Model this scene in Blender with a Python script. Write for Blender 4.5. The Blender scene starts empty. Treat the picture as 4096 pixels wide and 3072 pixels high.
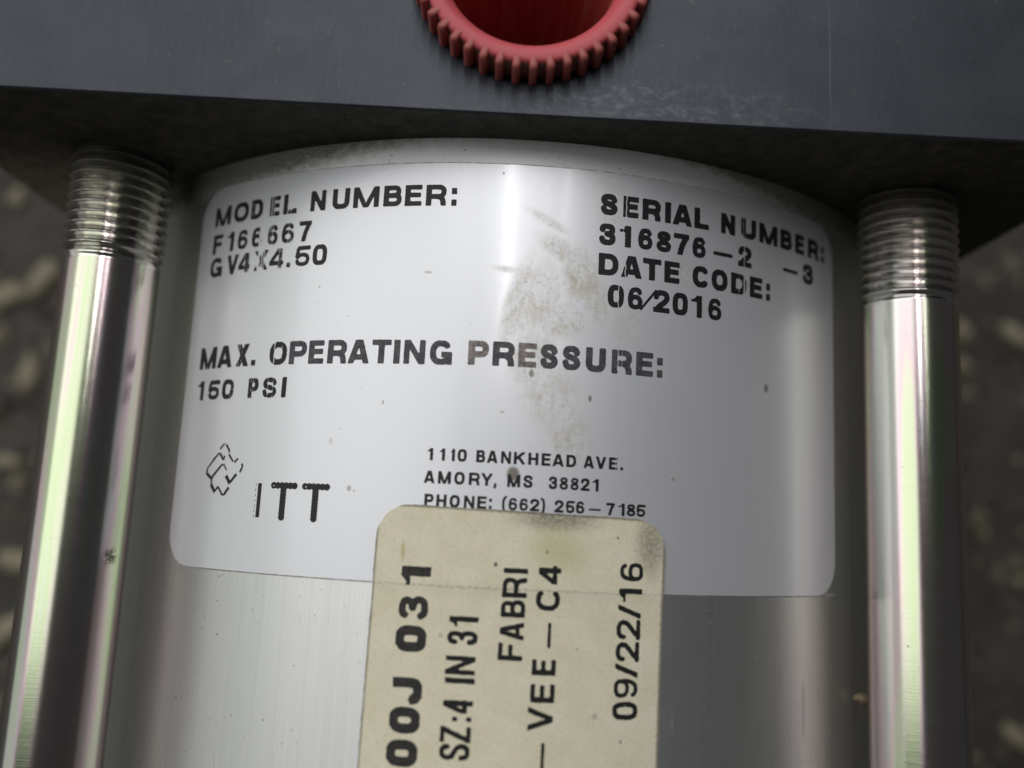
import bpy, math, random
import numpy as np
from mathutils import Matrix, Vector
random.seed(7); rng = np.random.default_rng(7)
scene = bpy.context.scene
MM = 0.001                       # all shape data below is in millimetres, objects are in metres

# ------------------------------------------------------------------ camera
cam_d = bpy.data.cameras.new('camera')
cam_d.sensor_width = 36.0
cam_d.lens = 30.97
cam_d.clip_start = 0.005; cam_d.clip_end = 50
cam = bpy.data.objects.new('camera', cam_d); scene.collection.objects.link(cam)
right = Vector((0.99866, 0.048326, 0.018511)); up = Vector((-0.050634, 0.986355, 0.156652)); back = Vector((-0.010689, -0.15738, 0.98748))
m = Matrix((right, up, back)).transposed().to_4x4()
m.translation = Vector((-0.501214, -36.352938, 131.995593)) * MM
cam.matrix_world = m
cam_d.dof.use_dof = True
cam_d.dof.focus_distance = 0.0835
cam_d.dof.aperture_fstop = 10.0
scene.camera = cam

# ------------------------------------------------------------------ light: indoors, lamps only
world = bpy.data.worlds.new('World'); scene.world = world
world.use_nodes = True
bg = world.node_tree.nodes['Background']
bg.inputs[0].default_value = (0.93, 0.97, 1.0, 1); bg.inputs[1].default_value = 0.032

def lamp(name, loc, target, sx, sy, radiance, col, spread=180):
    d = bpy.data.lights.new(name, 'AREA'); d.shape = 'RECTANGLE'
    d.size = sx; d.size_y = sy; d.color = col; d.spread = math.radians(spread)
    d.energy = radiance * sx * sy * math.pi
    o = bpy.data.objects.new(name, d); scene.collection.objects.link(o)
    o.location = loc
    z = (Vector(loc) - Vector(target)).normalized()
    y = Vector((0, 1, 0)); y = (y - y.dot(z) * z).normalized(); x = y.cross(z)
    o.matrix_world = Matrix((x, y, z)).transposed().to_4x4()
    o.matrix_world.translation = Vector(loc)
    return o
# wide bright opening to the upper left, two fluorescent tubes overhead
lamp('window_light', (-1.25, 0.75, 1.75), (0, 0.05, 0), 1.9, 2.6, 1.30, (1.0, 0.995, 0.985))
lamp('low_window_light', (-2.05, 0.45, 0.72), (0, 0.05, 0), 1.35, 2.8, 0.45, (0.97, 1.0, 0.95))
lamp('ceiling_fill', (0.06, 1.45, 1.75), (0.05, 0.2, 0), 0.62, 2.0, 1.1, (1.0, 0.995, 0.99))  # fill lamp added for ceiling glow between the tubes, brightens the label centre
lamp('tube_light', (-0.045, 1.27, 1.6), (-0.045, 0.3, 0), 0.09, 2.1, 15.0, (1.0, 0.99, 1.0))
lamp('tube_light', (0.47, 1.27, 1.6), (0.47, 0.3, 0), 0.06, 2.1, 9.0, (1.0, 0.99, 1.0))

scene.view_settings.view_transform = 'Standard'
scene.view_settings.look = 'None'
scene.view_settings.exposure = 0.12
scene.view_settings.gamma = 1.0

# ------------------------------------------------------------------ helpers
COL = scene.collection
def mesh_obj(name, verts, faces, mat, parent=None, smooth=True, uvs=None, label=None):
    me = bpy.data.meshes.new(name)
    me.from_pydata([tuple(v) for v in (np.asarray(verts, float) * MM)], [], [tuple(int(i) for i in f) for f in faces])
    if uvs is not None:
        uvs = np.asarray(uvs, float)
        lay = me.uv_layers.new(name='UVMap')
        idx = np.empty(len(me.loops), dtype=np.int32); me.loops.foreach_get('vertex_index', idx)
        lay.data.foreach_set('uv', uvs[idx].astype(np.float32).ravel())
    if smooth:
        me.polygons.foreach_set('use_smooth', [True] * len(me.polygons))
    me.materials.append(mat)
    me.update()
    o = bpy.data.objects.new(name, me); COL.objects.link(o)
    if parent: o.parent = parent
    if label: o['label'] = label
    return o

def empty(name, loc, label, cat):
    o = bpy.data.objects.new(name, None); COL.objects.link(o)
    o.location = Vector(loc) * MM; o.empty_display_size = 0.01
    o['label'] = label; o['category'] = cat
    return o

def grid_faces(nu, nv, closed_u=False):
    f = []
    for j in range(nv - 1):
        for i in range(nu if closed_u else nu - 1):
            a = j * nu + i; b = j * nu + (i + 1) % nu
            f.append((a, b, b + nu, a + nu))
    return f

class NT:
    """small node helper"""
    def __init__(self, name):
        self.m = bpy.data.materials.new(name); self.m.use_nodes = True
        self.t = self.m.node_tree; self.p = self.t.nodes['Principled BSDF']
    def n(self, typ, **kw):
        nd = self.t.nodes.new(typ)
        for k, v in kw.items(): setattr(nd, k, v)
        return nd
    def link(self, a, b): self.t.links.new(a, b)
    def coord(self, kind='Object'):
        return self.n('ShaderNodeTexCoord').outputs[kind]
    def mapping(self, vec, scale, loc=(0, 0, 0), rot=(0, 0, 0)):
        mp = self.n('ShaderNodeMapping'); mp.inputs['Scale'].default_value = scale
        mp.inputs['Location'].default_value = loc; mp.inputs['Rotation'].default_value = rot
        self.link(vec, mp.inputs[0]); return mp.outputs[0]
    def noise(self, vec, scale, detail=3, rough=0.55, dist=0):
        nd = self.n('ShaderNodeTexNoise'); nd.inputs['Scale'].default_value = scale
        nd.inputs['Detail'].default_value = detail; nd.inputs['Roughness'].default_value = rough
        nd.inputs['Distortion'].default_value = dist
        self.link(vec, nd.inputs['Vector']); return nd.outputs[0]
    def ramp(self, fac, stops, interp='LINEAR'):
        r = self.n('ShaderNodeValToRGB'); r.color_ramp.interpolation = interp
        el = r.color_ramp.elements
        while len(el) < len(stops): el.new(0.5)
        for e, (p, c) in zip(el, stops):
            e.position = p; e.color = c if len(c) == 4 else (*c, 1)
        self.link(fac, r.inputs[0]); return r.outputs[0]
    def mix(self, fac, a, b, mode='MIX'):
        x = self.n('ShaderNodeMix', data_type='RGBA', blend_type=mode)
        for s, v in ((x.inputs[0], fac), (x.inputs[6], a), (x.inputs[7], b)):
            if hasattr(v, 'links') or hasattr(v, 'is_linked'): self.link(v, s)
            elif isinstance(v, (int, float)): s.default_value = v
            else: s.default_value = v if len(v) == 4 else (*v, 1)
        return x.outputs[2]
    def math(self, op, a, b=0.0, c=0.0, clamp=False):
        x = self.n('ShaderNodeMath', operation=op, use_clamp=clamp)
        for s, v in zip(x.inputs, (a, b, c)):
            if isinstance(v, (int, float)): s.default_value = v
            else: self.link(v, s)
        return x.outputs[0]
    def smooth(self, v, lo, hi, out0=0.0, out1=1.0):
        x = self.n('ShaderNodeMapRange', interpolation_type='SMOOTHSTEP')
        self.link(v, x.inputs[0])
        for k, val in zip((1, 2, 3, 4), (lo, hi, out0, out1)): x.inputs[k].default_value = val
        return x.outputs[0]
    def sep(self, vec):
        s = self.n('ShaderNodeSeparateXYZ'); self.link(vec, s.inputs[0]); return s.outputs
    def comb(self, x, y, z=0.0):
        s = self.n('ShaderNodeCombineXYZ')
        for i, v in zip(s.inputs, (x, y, z)):
            if isinstance(v, (int, float)): i.default_value = v
            else: self.link(v, i)
        return s.outputs[0]
    def bump(self, h, strength, dist=0.00005):
        b = self.n('ShaderNodeBump'); b.inputs['Strength'].default_value = strength
        b.inputs['Distance'].default_value = dist
        self.link(h, b.inputs['Height']); self.link(b.outputs[0], self.p.inputs['Normal'])
    def set(self, **kw):
        for k, v in kw.items():
            s = self.p.inputs[k.replace('_', ' ')]
            if isinstance(v, (int, float)): s.default_value = v
            elif isinstance(v, tuple): s.default_value = v if len(v) == 4 else (*v, 1)
            else: self.link(v, s)
    def spot(self, vec, cx, cy, rx, ry, soft=0.5):
        """elliptic mask around (cx, cy) in vec.xy: 1 inside, 0 outside"""
        d = self.mapping(vec, (1 / rx, 1 / ry, 0), loc=(-cx / rx, -cy / ry, 0))
        l = self.n('ShaderNodeVectorMath', operation='LENGTH'); self.link(d, l.inputs[0])
        return self.smooth(l.outputs['Value'], 1 - soft, 1 + soft, 1, 0)

# ------------------------------------------------------------------ materials
def mat_barrel():
    k = NT('brushed_aluminium'); uv = k.coord('UV')           # uv = millimetres round / along the tube
    fine = k.noise(k.mapping(uv, (9, .02, 1)), 1.0, 4, .7)    # drawn lines run along the tube
    wide = k.noise(k.mapping(uv, (1.3, .008, 1)), 1.0, 3, .6)
    spk = k.noise(uv, 6.0, 2, .5)
    blot = k.noise(uv, .35, 4, .6)
    base = k.mix(k.smooth(fine, .3, .7), (.76, .77, .75), (.88, .89, .87))
    base = k.mix(k.math('MULTIPLY', k.smooth(wide, .45, .62), .10), base, (.55, .55, .53))
    s = k.sep(uv)
    # grime that creeps away from the head joint, more to the sides than on top
    au = k.math('ABSOLUTE', k.math('ADD', s[0], -3.0))
    reach = k.math('MULTIPLY_ADD', k.smooth(au, 8, 34), 2.6, .25)
    reach = k.math('ADD', reach, k.math('MULTIPLY', k.math('ADD', k.noise(uv, .9, 5, .7), -.5), k.math('MULTIPLY_ADD', k.smooth(au, 4, 30), 2.4, 1.0)))
    grime = k.smooth(k.math('ADD', reach, s[1]), -1.1, 1.3)
    g2 = k.math('MULTIPLY', grime, k.smooth(spk, .25, .6, .55, 1))
    # dark line of dirt against the edges of the rating label
    lb = k.math('MULTIPLY', k.math('MULTIPLY', k.smooth(s[1], -42.12, -42.03), k.smooth(s[1], -41.8, -41.7, 1, 0)),
                k.math('MULTIPLY', k.smooth(au, 33, 36, .75, 0), k.smooth(k.noise(uv, 1.4, 3, .6), .35, .6, .6, 1)))
    lt = k.math('MULTIPLY', k.math('MULTIPLY', k.smooth(s[1], -2.42, -2.52), k.smooth(s[1], -2.8, -2.7)), k.math('MULTIPLY', k.smooth(k.noise(uv, 1.1, 3, .6), .35, .6, .45, .9), k.smooth(au, 30, 34, 1, 0)))
    lb = k.math('MAXIMUM', lb, lt)
    dots = k.math('MULTIPLY', k.smooth(k.noise(uv, 2.2, 2, .5), .70, .74), .8)
    streak = k.math('MULTIPLY', k.smooth(k.noise(k.mapping(uv, (2.0, .16, 1), loc=(4, 2, 0)), 1.0, 3, .6), .67, .75), .45)
    drip = k.math('MULTIPLY', k.math('MULTIPLY', k.spot(uv, 32.4, -52.8, .3, 2.6, .5), .4), k.smooth(spk, .3, .6, .5, 1))
    dirt = k.math('MAXIMUM', k.math('MAXIMUM', g2, lb), k.math('MAXIMUM', k.math('MAXIMUM', dots, streak), drip), clamp=True)
    col = k.mix(dirt, base, k.mix(spk, (.09, .085, .065), (.22, .205, .16)))
    # light painted on the bare ring next to the head, thinning out round the sides
    ring_glow = k.math('MULTIPLY', k.smooth(s[1], -3.6, -2.4), k.smooth(au, 34, 12))
    ring_glow = k.math('MULTIPLY', ring_glow, k.math('MULTIPLY_ADD', fine, .5, .55))
    col = k.mix(k.math('MULTIPLY', ring_glow, k.math('SUBTRACT', .8, dirt, clamp=True)), col, (.92, .92, .92))
    met = k.math('SUBTRACT', k.math('MULTIPLY_ADD', dirt, -.80, .95), k.math('MULTIPLY', ring_glow, .8), clamp=True)
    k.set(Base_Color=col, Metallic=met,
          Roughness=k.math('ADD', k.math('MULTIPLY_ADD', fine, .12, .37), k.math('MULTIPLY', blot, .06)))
    k.bump(k.math('ADD', fine, k.math('MULTIPLY', spk, .15)), .35, .00002)
    tg = k.n('ShaderNodeTangent', direction_type='UV_MAP', uv_map='UVMap')
    k.link(tg.outputs[0], k.p.inputs['Tangent'])
    k.set(Anisotropic=.6, Anisotropic_Rotation=.25)
    return k.m

def mat_block():
    k = NT('black_anodised_aluminium'); o = k.coord('Object')
    mm = k.mapping(o, (1000, 1000, 1000)); s = k.sep(mm)
    mill = k.noise(k.mapping(o, (9000, 300, 9000)), 1.0, 4, .7)
    spk = k.noise(mm, 5.0, 3, .6); blot = k.noise(mm, .13, 4, .6, .6)
    base = k.mix(k.smooth(blot, .3, .7), (.040, .045, .056), (.052, .057, .069))
    base = k.mix(k.math('MULTIPLY', k.smooth(mill, .35, .75), .2), base, (.09, .095, .11))
    # chalky rub marks beside the front edge, one long pale scratch
    rub = k.math('MULTIPLY', k.spot(mm, 11.5, 1.6, 13, 2.2, .6), k.smooth(k.noise(k.mapping(mm, (1, 1.5, 1)), .8, 5, .75), .45, .72))
    base = k.mix(k.math('MULTIPLY', rub, .28), base, (.24, .25, .27))
    scr = k.math('MULTIPLY', k.spot(mm, 27.9, 7.0, .08, 6.5, .6), .14)
    base = k.mix(scr, base, (.25, .25, .26))
    dust = k.smooth(k.noise(mm, 2.3, 2, .5), .70, .76)
    base = k.mix(k.math('MULTIPLY', dust, .4), base, (.16, .15, .13))
    k.set(Base_Color=base, Metallic=.5, Roughness=k.math('MULTIPLY_ADD', spk, .2, .34), Specular_IOR_Level=.4)
    k.bump(k.math('ADD', mill, spk), .25, .00002)
    return k.m

def mat_head_face():
    k = NT('dirty_black_casting'); o = k.coord('Object')
    mm = k.mapping(o, (1000, 1000, 1000))
    n = k.noise(mm, .5, 6, .7); sp = k.noise(mm, 3.0, 3, .6)
    s = k.sep(mm)
    base = k.mix(k.smooth(n, .35, .7), (.022, .021, .018), (.075, .068, .05))
    base = k.mix(k.smooth(sp, .45, .8, 0, .5), base, (.12, .105, .075))
    # greasy dust gathered in the corner beside the left tie rod
    corner = k.math('MULTIPLY', k.smooth(s[0], -46, -18, 1, 0), k.smooth(s[2], 50, 30))
    base = k.mix(k.math('MULTIPLY', k.math('MULTIPLY', corner, k.smooth(n, .3, .6, .3, 1)), .9), base, (.36, .33, .25))
    k.set(Base_Color=base, Metallic=.0, Roughness=.62, Specular_IOR_Level=.3)
    k.bump(k.math('ADD', n, sp), .6, .00006)
    return k.m

def mat_rod(name, thread=False):
    k = NT(name); uv = k.coord('UV')                          # u = degrees round the rod, v = mm along
    ring = k.noise(k.mapping(uv, (.004, 9, 1)), 1.0, 4, .75)
    tint = k.noise(k.mapping(uv, (.030, .020, 1)), 1.0, 2, .5, .5)
    hue = k.ramp(tint, [(.22, (.74, .82, .64)), (.38, (.70, .84, .48)), (.46, (.82, .84, .62)), (.54, (.94, .70, .74)), (.62, (.86, .82, .80)), (.72, (.78, .86, .66)), (.85, (.84, .84, .84))])
    base = k.mix(.15, k.mix(1.0, hue, (.80, .80, .80), 'MULTIPLY'), (.7, .7, .7))
    dots = k.smooth(k.noise(k.mapping(uv, (.12, 1.3, 1)), 1.0, 3, .6), .70, .76)
    base = k.mix(k.math('MULTIPLY', dots, .75), base, (.10, .09, .07))
    if not thread:      # one greasy smudge
        sm = k.math('MULTIPLY', k.spot(uv, 24, -41.3, 9, .75, .5), k.smooth(k.noise(k.mapping(uv, (.15, 2.5, 1)), 1.0, 3, .6), .38, .55))
        base = k.mix(k.math('MULTIPLY', sm, .85), base, (.07, .065, .05))
    if thread:
        base = k.mix(.5, base, (.86, .86, .84))
        s = k.sep(uv)
        root = k.coord('Object')
        dn = k.noise(k.mapping(uv, (.03, 1.2, 1)), 1.0, 4, .7)
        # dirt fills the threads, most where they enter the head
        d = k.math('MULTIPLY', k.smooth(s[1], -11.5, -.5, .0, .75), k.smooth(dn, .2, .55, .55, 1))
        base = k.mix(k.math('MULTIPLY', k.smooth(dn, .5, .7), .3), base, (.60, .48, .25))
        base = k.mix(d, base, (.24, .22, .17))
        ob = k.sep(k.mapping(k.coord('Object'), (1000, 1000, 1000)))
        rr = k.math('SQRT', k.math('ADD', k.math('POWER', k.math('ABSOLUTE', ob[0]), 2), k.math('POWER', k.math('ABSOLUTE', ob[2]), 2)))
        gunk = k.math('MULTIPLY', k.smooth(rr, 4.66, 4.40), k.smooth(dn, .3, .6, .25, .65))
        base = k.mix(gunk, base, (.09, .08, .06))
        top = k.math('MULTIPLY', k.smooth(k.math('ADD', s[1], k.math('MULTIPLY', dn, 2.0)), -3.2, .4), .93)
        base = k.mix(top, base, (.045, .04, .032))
        k.set(Base_Color=base, Metallic=k.math('SUBTRACT', k.math('MULTIPLY_ADD', d, -.25, 1.0), k.math('MULTIPLY', top, .5), clamp=True), Roughness=k.math('ADD', k.math('MULTIPLY_ADD', d, .12, .15), k.math('MULTIPLY', top, .3)))
    else:
        k.set(Base_Color=base, Metallic=1.0, Roughness=k.math('MULTIPLY_ADD', ring, .16, .10))
    k.bump(k.math('ADD', ring, k.math('MULTIPLY', dots, .5)), .22, .00002)
    return k.m

def mat_label():
    k = NT('silver_white_film'); uv = k.coord('UV')
    fib = k.noise(uv, 9.0, 3, .6)
    base = k.mix(fib, (.74, .75, .775), (.79, .80, .82))
    rough = .0
    # tan grease smears through the middle, made of specks and soft patches
    sp1 = k.noise(uv, 1.6, 6, .8); sp2 = k.noise(uv, 5.0, 3, .7); soft = k.noise(uv, .45, 4, .6, .4)
    def smear(cx, cy, rx, ry, ang, a):
        ang = -ang; rx *= 1.3; ry *= 1.15
        c_, s_ = math.cos(ang), math.sin(ang)
        v = k.mapping(uv, (1, 1, 1), loc=(-cx * c_ + cy * s_, -cx * s_ - cy * c_, 0), rot=(0, 0, ang))
        return k.math('MULTIPLY', k.spot(v, 0, 0, rx, ry, .65), a)
    m = None
    for a_ in ((.5, -16.0, .75, 3.4, -.24, 1.0), (2.2, -15.6, 1.5, 3.0, -.35, .8), (4.4, -10.7, 1.6, .8, -.5, .95), (6.4, -13.2, 1.3, 2.2, .1, 1.0), (4.6, -17.4, 2.4, 1.3, .2, .8),
               (8.0, -15.6, 1.1, 1.6, 0, .6), (2.9, -7.9, 1.5, .35, -.5, .8), (2.0, -21.0, 1.4, 2.2, -.25, .8), (3.8, -24.6, 1.7, 2.0, 0, .7), (5.6, -28.0, 1.4, 2.2, .15, .7),
               (9.0, -5.2, 1.2, 2.0, .2, .35), (16.5, -11.6, 1.2, .8, 0, .6), (-.6, -12.9, 1.2, .25, -.1, .5), (11.0, -17.5, 1.2, 1.2, 0, .35)):
        q = smear(*a_); m = q if m is None else k.math('MAXIMUM', m, q)
    sk = k.noise(k.mapping(uv, (2.2, .55, 1), rot=(0, 0, .35)), 1.0, 5, .75)
    m1 = k.math('MULTIPLY', m, k.smooth(k.math('ADD', k.math('MULTIPLY', soft, .5), k.math('MULTIPLY', sk, .5)), .40, .62))
    m2 = k.math('MULTIPLY', m, k.smooth(sp1, .50, .66))
    base = k.mix(k.math('MULTIPLY', m1, .66), base, (.48, .43, .31))
    base = k.mix(k.math('MULTIPLY', m2, .7), base, (.33, .26, .16))
    pep = k.math('MULTIPLY', k.smooth(sp2, .63, .73), k.math('MULTIPLY_ADD', m, .8, .10))
    base = k.mix(pep, base, (.12, .09, .06))
    # a few single marks
    dots = 0
    allspots = None
    for cx, cy, rx, ry, a in ((.85, -31.85, .55, .62, .9), (2.08, -22.62, .22, .36, .8), (26.8, -21.77, .30, .42, .7), (7.6, -24.6, .16, .28, .8),
                              (-14.2, -33.8, .2, .25, .6), (-13.7, -34.0, .1, .1, .6), (-16.4, -29.5, .22, .3, .25), (-15.0, -6.1, .1, .1, .5), (16.0, -31.5, .12, .16, .5),
                              (-1.4, -3.5, .12, .16, .7), (-19.0, -14.6, .1, .1, .6), (-8.0, -13.4, .35, .12, .5), (-11.5, -25.8, .1, .2, .6), (-.4, -26.3, .2, .1, .5)):
        sp = k.math('MULTIPLY', k.spot(uv, cx, cy, rx, ry, .35), a)
        allspots = sp if allspots is None else k.math('MAXIMUM', allspots, sp)
    base = k.mix(allspots, base, (.17, .145, .105))
    fly = k.math('MULTIPLY', k.smooth(k.noise(uv, 2.6, 2, .5), .74, .77), .5)
    base = k.mix(fly, base, (.12, .11, .13))
    s = k.sep(uv)
    rub = k.noise(k.mapping(uv, (.5, .06, 1)), 1.0, 3, .6)
    k.set(Base_Color=base, Metallic=.52, Roughness=k.math('MULTIPLY_ADD', m, .10, .42), Coat_Weight=.65,
          Coat_Roughness=k.math('MULTIPLY_ADD', m, .25, k.math('MULTIPLY_ADD', rub, .08, .09)))
    k.bump(k.math('ADD', k.math('MULTIPLY', fib, .4), k.math('ADD', sp2, k.math('MULTIPLY', k.noise(k.mapping(uv, (.9, .05, 1)), 1.0, 2, .5), 2.0))), .12, .00003)
    return k.m

def mat_ink(name, base=(.011, .011, .013), wear_glare=0.0, rough=.42, metallic=0.0):
    k = NT(name); uv = k.coord('UV')
    n = k.noise(uv, 4.0, 3, .7); w = k.noise(uv, 1.3, 4, .7)
    c = k.mix(k.smooth(n, .3, .75), base, tuple(b * 2.2 for b in base))
    if wear_glare > 0:
        c = k.mix(k.math('MULTIPLY', k.smooth(w, .38, .62), wear_glare), c, (.42, .36, .33))
    k.set(Base_Color=c, Roughness=rough, Specular_IOR_Level=.3, Metallic=metallic)
    return k.m

def mat_sticker():
    k = NT('aged_cream_paper'); uv = k.coord('UV')
    f1 = k.noise(uv, 3.0, 6, .8); f2 = k.noise(uv, .35, 3, .6); f3 = k.noise(uv, 7.0, 3, .7)
    base = k.mix(k.smooth(f2, .3, .7), (.78, .725, .53), (.84, .785, .61))
    base = k.mix(k.smooth(f1, .48, .76, 0, .55), base, (.38, .36, .28))
    pep = k.smooth(f3, .66, .76, 0, .6)
    base = k.mix(pep, base, (.20, .18, .14))
    g = k.math('MAXIMUM', k.math('MULTIPLY', k.spot(uv, 5.0, -35.6, 3.2, 1.0, .7), .9), k.math('MULTIPLY', k.spot(uv, 13.9, -37.4, 1.3, 2.6, .7), .75))
    g = k.math('MULTIPLY', g, k.smooth(f1, .3, .6, .3, 1))
    base = k.mix(g, base, (.20, .19, .14))
    y = k.math('MULTIPLY', k.spot(uv, 5.3, -38.4, 2.2, 1.8, .8), .5)
    base = k.mix(y, base, (.50, .52, .24))
    yl = k.math('MULTIPLY', k.spot(k.mapping(uv, (1, 1, 1), rot=(0, 0, 0)), -8.6, -39.1, .14, .8, .5), .6)
    base = k.mix(yl, base, (.42, .40, .08))
    crease = k.math('MULTIPLY', k.math('MULTIPLY', k.spot(uv, 0, -42.0, 14, .12, .6), .5), k.smooth(f1, .4, .6))
    base = k.mix(crease, base, (.22, .20, .15))
    s = k.sep(uv); lean = k.math('MULTIPLY', k.math('ADD', s[1], 43), .014)
    dl = k.math('ABSOLUTE', k.math('SUBTRACT', k.math('ADD', s[0], 11.27), lean))
    dr = k.math('ABSOLUTE', k.math('SUBTRACT', k.math('ADD', s[0], -15.13), lean))
    dt = k.math('ABSOLUTE', k.math('ADD', k.math('ADD', s[1], 35.15), k.math('MULTIPLY', k.math('ADD', s[0], -1.7), .0138)))
    de = k.math('ADD', k.math('MINIMUM', k.math('MINIMUM', dl, dr), dt), k.math('MULTIPLY', f1, -.35))
    base = k.mix(k.smooth(de, -.12, .16, .8, 0), base, (.16, .14, .105))
    allspots = None
    for cx, cy, r, a in ((-.3, -39.9, .16, .95), (10.6, -37.1, .12, .7), (9.0, -52.5, .22, .35), (11.4, -54.6, .14, .6), (7.2, -46.9, .12, .4), (4.2, -38.6, .13, .6), (-4.8, -46.2, .2, .3)):
        sp = k.math('MULTIPLY', k.spot(uv, cx, cy, r, r * 1.2, .35), a)
        allspots = sp if allspots is None else k.math('MAXIMUM', allspots, sp)
    base = k.mix(allspots, base, (.10, .09, .07))
    k.set(Base_Color=base, Roughness=.68, Specular_IOR_Level=.3)
    k.bump(k.math('ADD', f1, f3), .35, .00004)
    return k.m

def mat_plain(name, col, rough, metallic=0.0, var=.3, scale=2.0, bump=.2, **kw):
    k = NT(name); mm = k.mapping(k.coord('Object'), (1000, 1000, 1000))
    n = k.noise(mm, scale, 4, .65)
    c = k.mix(n, tuple(x * (1 - var) for x in col), tuple(min(1, x * (1 + var)) for x in col))
    k.set(Base_Color=c, Roughness=rough, Metallic=metallic, **kw)
    k.bump(n, bump, .00005)
    return k.m

def mat_cap(name, c0, c1, dirt, rough=.45, streak=False):
    k = NT(name); mm = k.mapping(k.coord('Object'), (1000, 1000, 1000))
    n = k.noise(mm, 1.2, 5, .7); f = k.noise(mm, 6.0, 3, .6)
    c = k.mix(n, c0, c1)
    c = k.mix(k.math('MULTIPLY', k.smooth(n, .35, .65), dirt), c, (.17, .10, .07))
    if streak:
        st = k.noise(k.mapping(mm, (1.3, 1.3, .06)), 1.0, 3, .6)  # upright reflections painted into the colour of the hollow
        c = k.mix(k.smooth(st, .52, .64, 0, .75), c, (.50, .24, .17))
    k.set(Base_Color=c, Roughness=rough, Subsurface_Weight=.15, Subsurface_Scale=.001, Specular_IOR_Level=.5)
    k.bump(k.math('ADD', n, f), .25, .00005)
    return k.m

def mat_ground():
    k = NT('worn_dark_floor'); mm = k.mapping(k.coord('Object'), (1000, 1000, 1000))
    n = k.noise(mm, .05, 6, .65, .4); g = k.noise(mm, .6, 4, .7); b = k.noise(mm, .16, 3, .6, .4)
    c = k.mix(k.smooth(n, .3, .7), (.028, .026, .021), (.062, .057, .046))
    c = k.mix(k.smooth(g, .5, .8, 0, .5), c, (.03, .028, .025))
    c = k.mix(k.smooth(b, .60, .70, 0, .6), c, (.24, .21, .14))
    k.set(Base_Color=c, Roughness=.75)
    k.bump(g, .6, .0005)
    return k.m

M_BAR = mat_barrel(); M_BLK = mat_block(); M_FACE = mat_head_face()
M_ROD = mat_rod('zinc_plated_steel'); M_THR = mat_rod('dirty_zinc_thread', True)
M_LAB = mat_label(); M_INK = mat_ink('black_print'); M_FADE_GLARE = mat_ink('worn_glare_print', (.09, .078, .078), .6)
M_GREY = mat_ink('scuffed_print', (.032, .033, .040), .12)
M_STK = mat_sticker(); M_SINK = mat_ink('sticker_print', (.010, .010, .010), 0, .7)
M_SFAT = mat_ink('sticker_print_worn', (.018, .018, .017), .05, .7)
M_CAP = mat_cap('pale_red_plastic', (.58, .085, .10), (.68, .125, .14), .06, .55); M_RIB = mat_cap('rubbed_red_plastic', (.48, .07, .07), (.58, .13, .12), .45)  # flange in a paler red than the hollow
M_KNOB = mat_cap('glossy_red_plastic', (.42, .055, .05), (.52, .085, .07), .10, .30, True); M_GROOVE = mat_cap('grimy_red_plastic', (.16, .035, .035), (.24, .06, .05), .85, .7)
M_GND = mat_ground()
M_CHIP = mat_plain('dry_tan_litter', (.25, .22, .15), .8, 0, .4, .3)
M_GR1 = mat_plain('dark_grit', (.05, .047, .04), .8, 0, .4, .3); M_GR2 = mat_plain('brown_grit', (.15, .13, .09), .8, 0, .4, .3)
M_DIRT = mat_plain('grease_crumb', (.22, .17, .10), .6, 0, .5, 3)

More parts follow.
